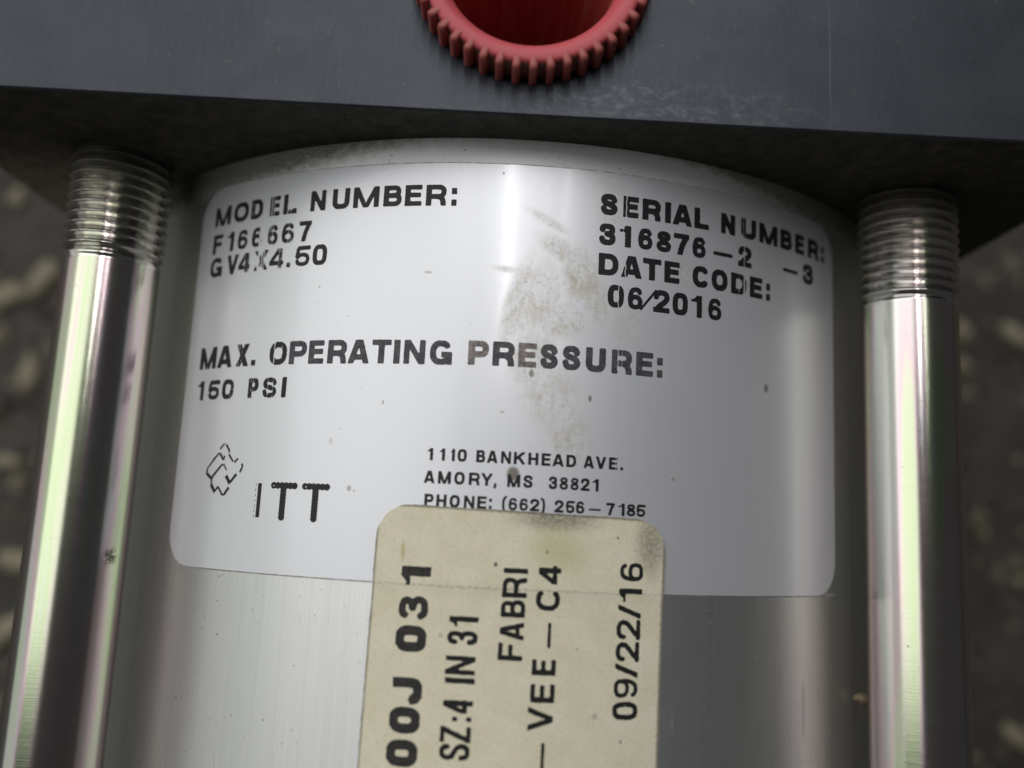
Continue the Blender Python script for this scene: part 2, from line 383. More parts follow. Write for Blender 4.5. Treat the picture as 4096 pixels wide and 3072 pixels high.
# ------------------------------------------------------------------ the print, as laid out on the surfaces
# (text, baseline v, cap height, stroke, [(char, u left, u right)], [(scratch u, scratch width)]) in mm round / along the barrel
PRINT = [
  ('MODEL NUMBER:', -6.87, 2.1, 0.55, [('M', -34.0, -31.5), ('O', -31.0, -28.8), ('D', -28.45, -26.8), ('E', -25.86, -24.58), ('L', -24.12, -22.93), ('.', -22.94, -22.55), ('N', -20.83, -19.1), ('U', -18.35, -16.48), ('M', -16.07, -13.39), ('B', -12.92, -11.06), ('E', -10.77, -9.1), ('R', -8.7, -6.71), (':', -6.23, -5.72)], [(-28.19, 0.07), (-25.56, 0.12), (-25.27, 0.08), (-23.53, 0.1), (-23.18, 0.06)]),
  ('F166667', -9.9, 2.1, 0.528, [('F', -33.96, -32.4), ('1', -31.66, -30.62), ('6', -30.07, -28.53), ('6', -28.03, -26.53), ('6', -25.87, -24.48), ('6', -24.08, -22.47), ('7', -21.94, -20.5)], [(-28.81, 0.05), (-26.82, 0.3), (-25.49, 0.08), (-25.2, 0.06), (-23.2, 0.07), (-22.89, 0.06)]),
  ('GV4X4.50', -12.42, 2.08, 0.506, [('G', -34.03, -32.08), ('V', -31.35, -29.62), ('4', -29.55, -27.95), ('X', -27.35, -25.51), ('4', -25.3, -23.53), ('.', -23.11, -22.69), ('5', -22.13, -20.37), ('0', -20.09, -18.46)], [(-28.65, 0.06), (-28.29, 0.07), (-26.78, 0.3), (-26.33, 0.12), (-26.06, 0.1), (-24.14, 0.08), (-23.9, 0.06), (-22.92, 0.06)]),
  ('MAX. OPERATING', -22.18, 2.28, 0.616, [('M', -34.08, -31.49), ('A', -31.29, -29.11), ('X', -28.56, -26.82), ('.', -26.45, -25.99), ('O', -24.17, -22.05), ('P', -21.78, -19.77), ('E', -19.57, -17.91), ('R', -17.5, -15.48), ('A', -15.36, -13.17), ('T', -12.95, -11.06), ('I', -10.82, -10.17), ('N', -9.82, -7.79), ('G', -7.37, -5.27)], [(-32.83, 0.06), (-28.51, 0.06), (-28.17, 0.07), (-27.78, 0.06), (-26.24, 0.05), (-23.59, 0.1), (-22.67, 0.06)]),
  ('PRESSURE:', -22.08, 2.28, 0.638, [('P', -3.8, -1.87), ('R', -1.55, 0.5), ('E', 0.8, 2.49), ('S', 2.8, 4.49), ('S', 4.85, 6.59), ('U', 7.07, 8.98), ('R', 9.55, 11.56), ('E', 11.94, 13.65), (':', 14.06, 14.57)], [(10.15, 0.09), (10.54, 0.05)]),
  ('150 PSI', -25.4, 2.0, 0.528, [('1', -33.99, -32.98), ('5', -32.26, -30.51), ('0', -30.14, -28.46), ('P', -26.49, -25.16), ('S', -24.66, -22.91), ('I', -22.42, -21.69)], [(-28.96, 0.06), (-28.69, 0.05), (-26.19, 0.06), (-25.94, 0.06), (-25.7, 0.05), (-24.02, 0.08), (-23.4, 0.06)]),
  ('SERIAL NUMBER:', -6.83, 2.12, 0.638, [('S', 7.96, 9.69), ('E', 10.23, 11.79), ('R', 12.18, 14.12), ('I', 14.54, 15.15), ('A', 15.35, 17.53), ('L', 17.76, 19.44), ('N', 20.88, 22.61), ('U', 23.36, 25.35), ('M', 25.79, 28.38), ('B', 28.83, 30.66), ('E', 31.13, 32.68), ('R', 33.31, 35.27), (':', 35.8, 36.33)], [(10.56, 0.1), (23.69, 0.08), (24.02, 0.06)]),
  ('316876-2 -3', -9.82, 2.14, 0.616, [('3', 7.89, 9.58), ('1', 9.95, 11.1), ('6', 11.76, 13.35), ('8', 13.66, 15.32), ('7', 15.54, 17.22), ('6', 17.53, 19.16), ('-', 19.99, 22.33), ('2', 23.01, 24.77), ('-', 29.24, 31.54), ('3', 32.36, 34.24)], [(10.32, 0.08), (23.82, 0.1)]),
  ('DATE CODE:', -12.76, 2.14, 0.627, [('D', 7.97, 9.95), ('A', 10.18, 12.29), ('T', 12.37, 14.27), ('E', 14.6, 16.23), ('C', 17.64, 19.55), ('O', 19.81, 21.75), ('D', 22.16, 24.16), ('E', 24.54, 26.23), (':', 26.75, 27.25)], [(10.62, 0.1), (23.18, 0.08), (23.84, 0.18)]),
  ('06/2016', -15.8, 2.2, 0.583, [('0', 8.95, 10.57), ('6', 10.89, 12.49), ('/', 12.24, 13.82), ('2', 13.52, 15.24), ('0', 15.53, 17.21), ('1', 17.56, 18.77), ('6', 19.43, 21.08)], [(10.01, 0.09)]),
  ('1110 BANKHEAD AVE.', -30.98, 1.12, 0.275, [('1', -6.99, -6.46), ('1', -5.86, -5.36), ('1', -4.86, -4.46), ('0', -4.23, -3.38), ('B', -2.53, -1.72), ('A', -1.57, -0.59), ('N', -0.3, 0.6), ('K', 0.84, 1.88), ('H', 2.15, 3.07), ('E', 3.35, 4.18), ('A', 4.34, 5.4), ('D', 5.61, 6.53), ('A', 7.2, 8.19), ('V', 8.33, 9.33), ('E', 9.59, 10.41), ('.', 10.7, 10.92)], [(10.25, 0.06)]),
  ('AMORY, MS 38821', -33.04, 1.13, 0.275, [('A', -7.17, -6.16), ('M', -5.87, -4.71), ('O', -4.41, -3.45), ('R', -3.09, -2.1), ('Y', -1.98, -0.97), (',', -0.85, -0.64), ('M', 0.37, 1.52), ('S', 1.79, 2.66), ('3', 4.08, 4.88), ('8', 5.06, 5.88), ('8', 6.05, 6.86), ('2', 7.01, 7.84), ('1', 8.09, 8.68)], []),
  ('PHONE: (662) 256-7185', -35.1, 1.11, 0.275, [('P', -7.0, -6.15), ('H', -5.91, -4.98), ('O', -4.71, -3.78), ('N', -3.42, -2.47), ('E', -2.23, -1.39), (':', -1.17, -0.96), ('(', 0.03, 0.39), ('6', 0.55, 1.37), ('6', 1.52, 2.34), ('2', 2.49, 3.34), (')', 3.46, 3.82), ('2', 4.69, 5.53), ('5', 5.72, 6.54), ('6', 6.63, 7.45), ('-', 7.86, 8.95), ('7', 9.45, 10.27), ('1', 10.59, 11.21), ('8', 11.4, 12.27), ('5', 12.35, 13.23)], [(10.86, 0.05)]),
]
STICK = [
  ('00J 031', 0.86, [('1', -8.6, -5.95, -42.06, -40.42), ('3', -8.73, -5.98, -45.14, -42.86), ('0', -8.78, -6.04, -47.78, -45.49), ('J', -8.76, -6.13, -52.16, -49.92), ('0', -8.85, -6.15, -54.59, -52.35), ('0', -8.94, -6.2, -57.32, -55.06)]),
  ('SZ:4 IN 31', 0.46, [('1', -4.1, -1.53, -45.39, -44.5), ('3', -4.19, -1.55, -46.92, -45.7), ('N', -4.22, -1.62, -49.42, -47.85), ('I', -4.21, -1.6, -50.15, -49.7), ('4', -4.24, -1.66, -52.61, -51.5), (':', -3.62, -1.71, -53.27, -52.9), ('Z', -4.35, -1.7, -55.02, -53.71), ('S', -4.33, -1.71, -56.51, -55.08)]),
  ('FABRI', 0.44, [('I', 0.44, 2.57, -40.62, -40.11), ('R', 0.39, 2.54, -42.68, -40.94), ('B', 0.35, 2.47, -44.37, -42.87), ('A', 0.33, 2.45, -46.34, -44.75), ('F', 0.27, 2.41, -48.03, -46.54)]),
  ('- VEE - C4', 0.47, [('4', 3.54, 5.5, -41.39, -39.8), ('C', 3.39, 5.49, -43.71, -41.77), ('-', 3.33, 5.52, -46.87, -44.7), ('E', 3.27, 5.37, -49.17, -47.82), ('E', 3.24, 5.35, -51.45, -49.9), ('V', 3.1, 5.31, -53.78, -51.81), ('-', 3.18, 5.33, -57.41, -54.75)]),
  ('09/22/16', 0.46, [('6', 10.88, 13.11, -40.91, -39.18), ('1', 10.86, 13.05, -42.69, -41.51), ('/', 10.84, 13.0, -44.12, -42.94), ('2', 10.74, 12.99, -45.97, -44.23), ('2', 10.72, 12.92, -47.86, -46.15), ('/', 10.7, 12.84, -49.17, -48.02), ('9', 10.62, 12.86, -50.97, -49.24), ('0', 10.57, 12.89, -52.79, -51.24)]),
]
LOGO = [ ((-28.954, -29.835),(-29.556, -30.381),0.045),((-28.719, -29.914),(-28.183, -30.577),0.045),((-28.216, -30.344),(-28.271, -30.733),0.075),((-29.561, -30.734),(-30.326, -31.441),0.045),((-30.326, -31.441),(-31.093, -32.269),0.045),((-31.093, -32.269),(-31.181, -32.86),0.075),((-29.435, -30.812),(-29.016, -31.358),0.119),((-28.781, -31.046),(-28.938, -31.514),0.060),((-28.249, -30.889),(-27.557, -31.582),0.075),((-27.381, -31.696),(-26.956, -31.307),0.075),((-26.369, -31.801),(-26.258, -32.106),0.045),((-26.258, -32.106),(-26.518, -32.646),0.090),((-28.837, -31.824),(-28.361, -32.44),0.090),((-28.999, -31.864),(-29.697, -32.532),0.119),((-29.697, -32.532),(-30.405, -33.242),0.134),((-31.193, -32.781),(-30.334, -33.319),0.149),((-30.334, -33.319),(-30.38, -33.787),0.060),((-30.368, -33.865),(-29.672, -34.627),0.179),((-29.695, -34.473),(-29.298, -34.078),0.105),((-29.298, -34.078),(-28.562, -34.909),0.090),((-28.452, -34.906),(-27.8, -34.124),0.134),((-28.34, -32.98),(-27.692, -33.738),0.179),((-27.756, -33.663),(-26.962, -32.844),0.134) ]
CHIPS = [(-110, 30, 3, 'tiny blurred tan scrap on the floor right under the left corner of the block'),
 (-102, 11.4, 6, "large blurred tan scrap on the floor touching the view of the left rod's thread"),
 (-109, 7, 5, "blurred tan scrap at the left photo edge, level with the left thread's end"),
 (-102.6, -9.7, 4, 'dim tan scrap on the floor close beside the upper left rod, below the threads'),
 (-104, -28.6, 3, 'small dim scrap at the left photo edge, halfway down'),
 (-98.8, -49, 4.5, 'blurred tan scrap hugging the left rod a little below its middle'),
 (-100, -63, 5, 'blurred tan scrap at the left photo edge near the bottom'),
 (113.5, 46, 6.5, 'large pale scrap on the floor right under the right corner of the block'),
 (112.9, 9.8, 4, 'round tan scrap at the right photo edge, level with the end of the right thread'),
 (101, 10.3, 3.5, "small dim tan scrap just right of the right rod's last threads"),
 (109.6, -75, 4, 'dim tan scrap in the bottom right corner of the photo')]

R = 52.46            # barrel radius
HB = 57.6            # half the square end block
TR = 42.0            # tie rod offset
LABEL_R, PRINT_R, STICK_R, SPRINT_R = R + .10, R + .115, R + .26, R + .275

# ------------------------------------------------------------------ lettering: signed distance strokes, contoured into a mesh
def catmull(pts, n=7):
    P = [np.array(p, float) for p in pts]; P = [2 * P[0] - P[1]] + P + [2 * P[-1] - P[-2]]
    out = []
    for i in range(1, len(P) - 2):
        for t in np.linspace(0, 1, n, endpoint=False):
            a, b, c, d = P[i - 1:i + 3]
            out.append(.5 * ((2 * b) + (c - a) * t + (2 * a - 5 * b + 4 * c - d) * t * t + (3 * b - a - 3 * c + d) * t ** 3))
    out.append(P[-2]); return [tuple(p) for p in out]

def sup(cx, cy, rx, ry, a0=0, a1=360, n=32, e=2.5):
    out = []
    for a in np.linspace(math.radians(a0), math.radians(a1), n):
        c, s = math.cos(a), math.sin(a)
        out.append((cx + rx * math.copysign(abs(c) ** (2 / e), c), cy + ry * math.copysign(abs(s) ** (2 / e), s)))
    return out

def glyph(ch, w, h, s):
    """strokes as (polyline, width) in a w x h box"""
    l = s / 2; b = s * .43; r = w - l; t = h - b; m = h * .5; sh = s * .86
    iw, ih = w - s, h - 2 * b
    N = lambda pts, k=1.0: (catmull([(l + x * iw, b + y * ih) for x, y in pts]), s * .93 * k)
    V = lambda x, y0=0, y1=h: ([(x, y0), (x, y1)], s)
    Hh = lambda y, x0=0, x1=w: ([(x0, y), (x1, y)], sh)
    D = lambda x0, y0, x1, y1, k=.95: ([(x0 - (x1 - x0) * .2, y0 - (y1 - y0) * .2), (x1 + (x1 - x0) * .2, y1 + (y1 - y0) * .2)], s * k)
    if ch == 'I': return [V(w / 2)]
    if ch == 'L': return [V(l), Hh(b)]
    if ch == 'E': return [V(l), Hh(b), Hh(m + .02 * h, 0, w * .94), Hh(t)]
    if ch == 'F': return [V(l), Hh(m, 0, w * .9), Hh(t)]
    if ch == 'H': return [V(l), V(r), Hh(m)]
    if ch == 'T': return [V(w / 2), Hh(t)]
    if ch == 'D': return [V(l), ([(0, t), (w * .42, t)] + sup(w * .42, m, r - w * .42, t - m, 90, -90, 20) + [(0, b)], s * .93)]
    if ch in 'PR':
        pm = h * .44; c = w * .55
        g = [V(l), ([(0, t), (c, t)] + sup(c, (t + pm) / 2, r - c, (t - pm) / 2, 90, -90, 16) + [(0, pm)], s * .92)]
        if ch == 'R': g.append((catmull([(c, pm), (r - .12 * w, pm * .86), (r - .03 * w, pm * .5), (r, 0)]), s * .95))
        return g
    if ch == 'B':
        c = w * .55; bm = h * .52
        return [V(l), ([(0, t), (c, t)] + sup(c, (t + bm) / 2, r - .05 * w - c, (t - bm) / 2, 90, -90, 14) + [(0, bm)], s * .9),
                ([(0, bm), (c, bm)] + sup(c, (b + bm) / 2, r - c, (bm - b) / 2, 90, -90, 14) + [(0, b)], s * .92)]
    if ch in 'O0': return [(sup(w / 2, m, r - w / 2, t - m, 0, 360, 40, 2.4 if ch == 'O' else 2.9), s * .97)]
    if ch in 'CG':
        g = [(sup(w / 2, m, r - w / 2, t - m, 38, 322 if ch == 'C' else 335, 34, 2.4), s * .97)]
        if ch == 'G': g += [Hh(h * .42, w * .52, w), ([(r + .04 * w, 0), (r + .04 * w, h * .45)], s * .75)]
        return g
    if ch == 'U': return [([(l, h), (l, h * .36)] + sup(w / 2, h * .36, r - w / 2, h * .36 - b, 180, 360, 18)[1:-1] + [(r, h * .36), (r, h)], s)]
    if ch == 'J': return [([(r, h), (r, h * .33)] + sup(w / 2, h * .33, r - w / 2, h * .33 - b, 360, 180, 18)[1:-1] + [(l, h * .40)], s)]
    if ch == 'A': return [D(l, 0, w / 2 - .12 * s, h), D(r, 0, w / 2 + .12 * s, h), Hh(h * .27, w * .18, w * .82)]
    if ch == 'V': return [D(w / 2, 0, l, h), D(w / 2, 0, r, h)]
    if ch == 'X': return [D(l, 0, r, h), D(r, 0, l, h)]
    if ch == 'Y': return [V(w / 2, 0, h * .45), ([(w / 2, h * .40), (l - .2 * w / 2, h * 1.1)], s * .95), ([(w / 2, h * .40), (r + .2 * w / 2, h * 1.1)], s * .95)]
    if ch == 'Z': return [Hh(b), Hh(t), ([(l * .9, b), (w - l * .9, t)], s * .95)]
    if ch == 'K': return [V(l), ([(l, h * .36), (w * .95, h * 1.05)], s * .95), ([(w * .42, h * .60), (w * .98, -h * .1)], s * .98)]
    if ch == 'N': return [(([(l * .9, 0), (l * .9, h)]), s * .9), ([(w - l * .9, 0), (w - l * .9, h)], s * .9), ([(l * .9, h), (w - l * .9, 0)], s * .85)]
    if ch == 'M': return [V(l * .9), V(w - l * .9), ([(l, h * 1.02), (w / 2, -.02 * h)], s * .85), ([(r, h * 1.02), (w / 2, -.02 * h)], s * .85)]
    if ch == 'S': return [N([(.97, .76), (.84, .94), (.5, 1), (.14, .94), (.03, .77), (.14, .61), (.5, .52), (.86, .41), (1, .24), (.86, .06), (.5, 0), (.13, .06), (0, .27)])]
    if ch == '1' and s > .55 * w: return [V(w - l), ([(0, h * .76), (w - l, h * .76)], s * .36)]
    if ch == '1': return [V(w - l), ([(0, h * .755), (w - l, h * .77)], s * .45), ([(w * .35, h * .79), (w - l * 1.2, h * 1.0)], s * .5)]
    if ch == '2': return [N([(0, .70), (.10, .92), (.5, 1), (.90, .92), (1, .72), (.82, .50), (.42, .28), (.08, .03)]), Hh(b)]
    if ch == '3' and s > .3 * h: return [N([(.04, .84), (.2, .98), (.5, 1), (.87, .92), (.93, .76), (.80, .60), (.45, .53)], .78), N([(.45, .53), (.86, .45), (1, .25), (.87, .05), (.5, 0), (.2, .02), (0, .18)], .78)]
    if ch == '3': return [N([(.02, .76), (.13, .94), (.5, 1), (.87, .94), (.95, .76), (.82, .58), (.42, .53)]), N([(.42, .53), (.86, .47), (1, .27), (.87, .06), (.5, 0), (.13, .06), (0, .26)])]
    if ch == '4': return [V(w * .74), Hh(h * .27), ([(w * .02, h * .22), (w * .72, h * 1.02)], s * .85)]
    if ch == '5': return [Hh(t, w * .14), ([(w * .20, t), (w * .12, h * .42)], s * .85), N([(.04, .44), (.25, .55), (.55, .58), (.9, .49), (1, .29), (.88, .07), (.5, 0), (.13, .06), (0, .22)], .88)]
    if ch == '6': return [N([(.94, .83), (.80, .97), (.52, 1), (.17, .91), (0, .52), (.02, .3), (.12, .07), (.5, 0), (.88, .07), (1, .29), (.88, .50), (.54, .575), (.2, .52), (.04, .36)], .86)]
    if ch == '9': return [([(w - x, h - y) for x, y in p], q) for p, q in glyph('6', w, h, s)]
    if ch == '8': return [(sup(w / 2, h * .745, (r - w / 2) * .90, t - h * .745, 0, 360, 26, 2.3), s * .78), (sup(w / 2, h * .285, r - w / 2, h * .285 - b, 0, 360, 28, 2.3), s * .82)]
    if ch == '7': return [Hh(t), ([(r, t), (w * .55, h * .45), (w * .38, -.05 * h)], s * .95)]
    if ch == '.': return [([(w / 2, 0), (w / 2, s)], min(w, s * 1.05))]
    if ch == ',': return [([(w * .6, s), (w * .6, 0), (w * .2, -s * .7)], s * .8)]
    if ch == ':': return [([(w / 2, 0), (w / 2, s)], w), ([(w / 2, h - s * 1.5), (w / 2, h - s * .5)], w)]
    if ch == '-': return [([(0, h * .38), (w, h * .38)], s * .62)]
    if ch == '/': return [([(-.02 * w, .02 * h), (w * 1.02, .98 * h)], s * .42)] if w > 1.5 and h < 2.3 else [([(.12 * w, -.04 * h), (w * .88, 1.04 * h)], s * .95)]
    if ch == '(': return [(catmull([(w * .9, h * 1.08), (w * .35, h * .85), (w * .2, h * .45), (w * .35, h * .05), (w * .9, -h * .2)]), s * .8)]
    if ch == ')': return [([(w - x, y) for x, y in p], q) for p, q in glyph('(', w, h, s)]
    raise ValueError(ch)

def strokes_sdf(strokes):
    def f(X, Y):
        d = np.full(X.shape, 9.0)
        for pts, wd in strokes:
            P = np.array(pts, float)
            for a, b in zip(P[:-1], P[1:]):
                v = b - a; L = math.hypot(*v)
                if L < 1e-6: continue
                ux, uy = v / L
                x = (X - a[0]) * ux + (Y - a[1]) * uy; y = -(X - a[0]) * uy + (Y - a[1]) * ux
                qx = np.abs(x - L / 2) - L / 2; qy = np.abs(y) - wd / 2
                d = np.minimum(d, np.hypot(np.maximum(qx, 0), np.maximum(qy, 0)) + np.minimum(np.maximum(qx, qy), 0))
            for a in P[1:-1]:
                d = np.minimum(d, np.hypot(X - a[0], Y - a[1]) - wd / 2)
        return d
    return f

def wobble(X, Y, amp, k):
    return amp * (np.sin(X * k + 1.7 * np.sin(Y * k * .83)) * np.sin(Y * k * 1.13 + 1.3 * np.sin(X * k * .71)) + .5 * np.sin(X * k * 2.7 + Y * k * 2.1))

class Acc:
    def __init__(self): self.v = []; self.f = []
    def contour(self, sdf, x0, x1, y0, y1, g, to_uv):
        nx = max(2, int(math.ceil((x1 - x0) / g)) + 1); ny = max(2, int(math.ceil((y1 - y0) / g)) + 1)
        xs = np.linspace(x0, x1, nx); ys = np.linspace(y0, y1, ny)
        X, Y = np.meshgrid(xs, ys); D = sdf(X, Y)
        D = np.where(np.abs(D) < 1e-5, 1e-5, D)
        keys = {}
        def vid(key, x, y):
            i = keys.get(key)
            if i is None:
                i = len(self.v); keys[key] = i; self.v.append(to_uv(x, y))
            return i
        ins = D < 0
        cell = ins[:-1, :-1] | ins[:-1, 1:] | ins[1:, :-1] | ins[1:, 1:]
        for j, i in zip(*np.nonzero(cell)):
            cs = ((j, i), (j, i + 1), (j + 1, i + 1), (j + 1, i)); poly = []
            for k in range(4):
                a = cs[k]; c = cs[(k + 1) % 4]; da = D[a]; dc = D[c]
                if da < 0: poly.append(vid(a, xs[a[1]], ys[a[0]]))
                if (da < 0) != (dc < 0):
                    t = da / (da - dc)
                    poly.append(vid((min(a, c), max(a, c)), xs[a[1]] + (xs[c[1]] - xs[a[1]]) * t, ys[a[0]] + (ys[c[0]] - ys[a[0]]) * t))
            if len(poly) > 2: self.f.append(tuple(poly))
    def obj(self, name, mat, parent, radius, label=None, skirt=0.0):
        uv = np.array(self.v); rad = radius(uv[:, 0], uv[:, 1]) if callable(radius) else np.full(len(uv), radius)
        th = uv[:, 0] / R
        V = np.stack([rad * np.sin(th), uv[:, 1], rad * np.cos(th)], 1); F = list(self.f)
        if skirt:
            cnt = {}
            for f in F:
                for a, b in zip(f, f[1:] + f[:1]): cnt[(a, b)] = 1
            edge = [(a, b) for (a, b) in cnt if (b, a) not in cnt]
            base = {}; ev = []
            for a, b in edge:
                for q in (a, b):
                    for lv in (0, 1):
                        if (q, lv) not in base:
                            base[(q, lv)] = len(V) + len(ev)
                            rr = rad[q] - (skirt if lv else 0)
                            ev.append((rr * math.sin(th[q]), uv[q, 1], rr * math.cos(th[q])))
            V = np.vstack([V, ev])
            uvx = np.zeros((len(ev), 2))
            for (q, lv), i in base.items(): uvx[i - len(uv)] = uv[q]
            uv = np.vstack([uv, uvx])
            F += [(base[(b, 0)], base[(a, 0)], base[(a, 1)], base[(b, 1)]) for a, b in edge]
        return mesh_obj(name, V, F, mat, parent, True, uv, label)

def rrect(cx, cy, hw, hh, r, ang=0.0, rough=0.0):
    ca, sa = math.cos(ang), math.sin(ang)
    def f(X, Y):
        x = (X - cx) * ca + (Y - cy) * sa; y = -(X - cx) * sa + (Y - cy) * ca
        qx = np.abs(x) - hw + r; qy = np.abs(y) - hh + r
        d = np.hypot(np.maximum(qx, 0), np.maximum(qy, 0)) + np.minimum(np.maximum(qx, qy), 0) - r
        return d + (wobble(X, Y, rough, 2.6) if rough else 0)
    return f

# ------------------------------------------------------------------ floor
gx = np.linspace(-2500, 2500, 3)
V = [(x, y, -HB - .05) for y in gx for x in gx]
floor = mesh_obj('floor', V, grid_faces(3, 3), M_GND, None, False)
floor['kind'] = 'structure'

# ------------------------------------------------------------------ the air cylinder
root = empty('air_cylinder', (0, -65, -HB), 'silver air cylinder with black end blocks, plated tie rods and two stuck-on labels', 'air cylinder')
OFF = -root.location
def child(o, parent=None):
    o.parent = parent or root
    if parent is None: o.location = OFF
    return o

# barrel
NU, ys = 720, [.6, 0, -1, -2, -3, -5, -8, -12, -20, -30, -40, -50, -70, -90, -110, -129, -130.6]
V = []; UV = []
for y in ys:
    for i in range(NU + 1):
        u = -math.pi + 2 * math.pi * i / NU
        V.append((R * math.sin(u), y, R * math.cos(u))); UV.append((u * R, y))
F = [(a, d, c, b) for (a, b, c, d) in grid_faces(NU + 1, len(ys))]
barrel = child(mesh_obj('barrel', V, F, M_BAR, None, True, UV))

# end blocks: a chamfered square block, its inner face raw and dirty
def block(name, y0, y1, face_y):
    c = .22; H = HB
    def ring(h, y):
        q = h; k = c
        return [(-q + k, y, q), (q - k, y, q), (q, y, q - k), (q, y, -q + k), (q - k, y, -q), (-q + k, y, -q), (-q, y, -q + k), (-q, y, q - k)]
    prof = [(H - c * .8, y0), (H, y0 + c * .8), (H, y1 - c * .8), (H - c * .8, y1)]
    V = []; F = []
    for h, y in prof: V += ring(h, y)
    for j in range(3):
        for i in range(8):
            a = j * 8 + i; b = j * 8 + (i + 1) % 8
            F.append((a, b, b + 8, a + 8))
    F.append(tuple(reversed(range(8)))); F.append(tuple(range(24, 32)))
    o = mesh_obj(name, V, F, M_BLK, None, False)
    o.data.materials.append(M_FACE)
    p = o.data.polygons
    p[len(F) - 2 if face_y == y0 else len(F) - 1].material_index = 1
    import bmesh
    bm = bmesh.new(); bm.from_mesh(o.data); bmesh.ops.recalc_face_normals(bm, faces=bm.faces); bm.to_mesh(o.data); bm.free()
    return child(o)
front = block('end_block', 0, 36, 0)
# drill the port the cap is pushed into
CX, CY = 0.35, 13.9
cv = []
for z in (HB + 5, HB - 26):
    for i in range(64):
        a = 2 * math.pi * i / 64
        cv.append((CX + 8.6 * math.cos(a), CY + 8.6 * math.sin(a), z))
cf = [(i, (i + 1) % 64, 64 + (i + 1) % 64, 64 + i)[::-1] for i in range(64)] + [tuple(range(64)), tuple(reversed(range(64, 128)))]
cut = mesh_obj('port_cutter', cv, cf, M_BLK, None, False); cut.location = OFF; cut.parent = root
md = front.modifiers.new('port', 'BOOLEAN'); md.operation = 'DIFFERENCE'; md.object = cut; md.solver = 'EXACT'
dg = bpy.context.evaluated_depsgraph_get(); dg.update()
nm = bpy.data.meshes.new_from_object(front.evaluated_get(dg)); front.modifiers.clear(); front.data = nm
bpy.data.objects.remove(cut)

block('end_block', -166, -130, -130)

# tie rods with cut threads at both ends
PITCH = 1.058
NT_, NP = 96, 14
def rod_mesh():
    ys = np.linspace(-12.0, -118.0, 40); V = []; UV = []
    for y in ys:
        for i in range(65):
            a = 2 * math.pi * i / 64
            V.append((4.74 * math.sin(a), y, 4.74 * math.cos(a))); UV.append((math.degrees(a), y))
    return V, [(a, d, c, b) for (a, b, c, d) in grid_faces(65, 40)], UV
def thread_mesh(y_start, y_end):
    n = int(abs(y_end - y_start) / PITCH * NP); V = []; UV = []
    for j in range(n + 1):
        y = y_start + (y_end - y_start) * j / n
        left = abs(y - y_end)
        for i in range(NT_ + 1):
            a = 2 * math.pi * i / NT_
            ph = (y / PITCH + a / (2 * math.pi)) % 1.0
            tri = abs(ph * 2 - 1)                       # 0 at root, 1 at crest
            prof = min(1.0, max(0.0, (tri - .10) / .80))
            fade = min(1.0, left / 1.5)
            r = (4.33 + .64 * prof) * fade + 4.74 * (1 - fade)
            if left < 1.5: r = min(r, 4.74 + .2 * fade)
            V.append((r * math.sin(a), y, r * math.cos(a))); UV.append((math.degrees(a), y if y > -60 else -130 - y))
    F = grid_faces(NT_ + 1, n + 1)
    if y_end < y_start: F = [(a, d, c, b) for (a, b, c, d) in F]
    return V, F, UV
rod0 = mesh_obj('tie_rod', *rod_mesh()[:2], M_ROD, None, True, rod_mesh()[2])
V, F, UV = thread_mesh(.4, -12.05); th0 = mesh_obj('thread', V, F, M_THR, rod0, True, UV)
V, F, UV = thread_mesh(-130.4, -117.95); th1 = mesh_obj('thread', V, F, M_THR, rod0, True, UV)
first = True
for sx, sz, ang in ((-1, 1, 40), (1, 1, 205), (-1, -1, 100), (1, -1, 290)):
    if first: r = rod0; ths = [th0, th1]; first = False
    else:
        r = rod0.copy(); COL.objects.link(r); ths = []
        for t in (th0, th1):
            q = t.copy(); COL.objects.link(q); q.parent = r; ths.append(q)
    r.parent = root
    r.location = OFF + Vector((sx * TR, 0, sz * TR)) * MM
    r.rotation_euler = (0, math.radians(ang), 0)

# rating label
A = Acc()
A.contour(rrect(.93, -22.27, 37.25, 19.68, 3.4, 0, .012), -37, 39, -42.6, -2, .5, lambda x, y: (x, y))
rating = child(A.obj('rating_label', M_LAB, None, LABEL_R, 'silver white film label with black technical print', .14))

def print_line(txt, v, cap, s, chars, slits, mat_for=None):
    accs = {}
    for n, (ch, a, b) in enumerate(chars):
        w = max(b - a, s * .9 if ch in 'I.:,' else .2)
        if ch in 'I': w = max(w, s)
        st = glyph(ch, w, cap, s * (1.15 if ch == ':' else 1))
        sdf = strokes_sdf(st); g = .085 if cap > 1.5 else .05
        lo = -.9 * s if ch == ',' else (-.25 * cap if ch in '()' else 0)
        hi = cap * (1.12 if ch in '()' else 1)
        def f(X, Y, sdf=sdf, a=a, w=w, lo=lo, hi=hi, ch=ch):
            d = sdf(X, Y)
            d = np.maximum(d, np.maximum(lo - Y, Y - hi))
            if ch not in '(),/': d = np.maximum(d, np.maximum(-X - .01, X - w - .01))
            d = d + wobble(X + a, Y, .012 if cap > 1.5 else .006, 9.0)
            for su, sw in slits:
                edge = np.abs(X + a - su + .03 * np.sin(Y * 7 + su)) - sw / 2
                d = np.maximum(d, -edge)
            return d
        key = mat_for(n) if mat_for else M_INK
        acc = accs.setdefault(key, Acc())
        acc.contour(f, -.1, w + .1, lo - .1, hi + .1, g, lambda x, y, a=a: (a + x, v + y))
    for mt, acc in accs.items():
        acc.obj('printed_text', mt, rating, PRINT_R, 'black lettering reading ' + txt if mt is M_INK else 'greyed lettering of the word ' + txt.rstrip(':'))

for txt, v, cap, s, chars, slits in PRINT:
    mf = None
    if txt.startswith('PRESSURE'): mf = lambda n: M_FADE_GLARE if n in (0, 2) else M_GREY  # P has its glare put into the ink colour, E is faded
    elif txt.startswith('MAX'): mf = lambda n: M_GREY if n > 4 else M_INK
    print_line(txt, v, cap, s, chars, slits, mf)

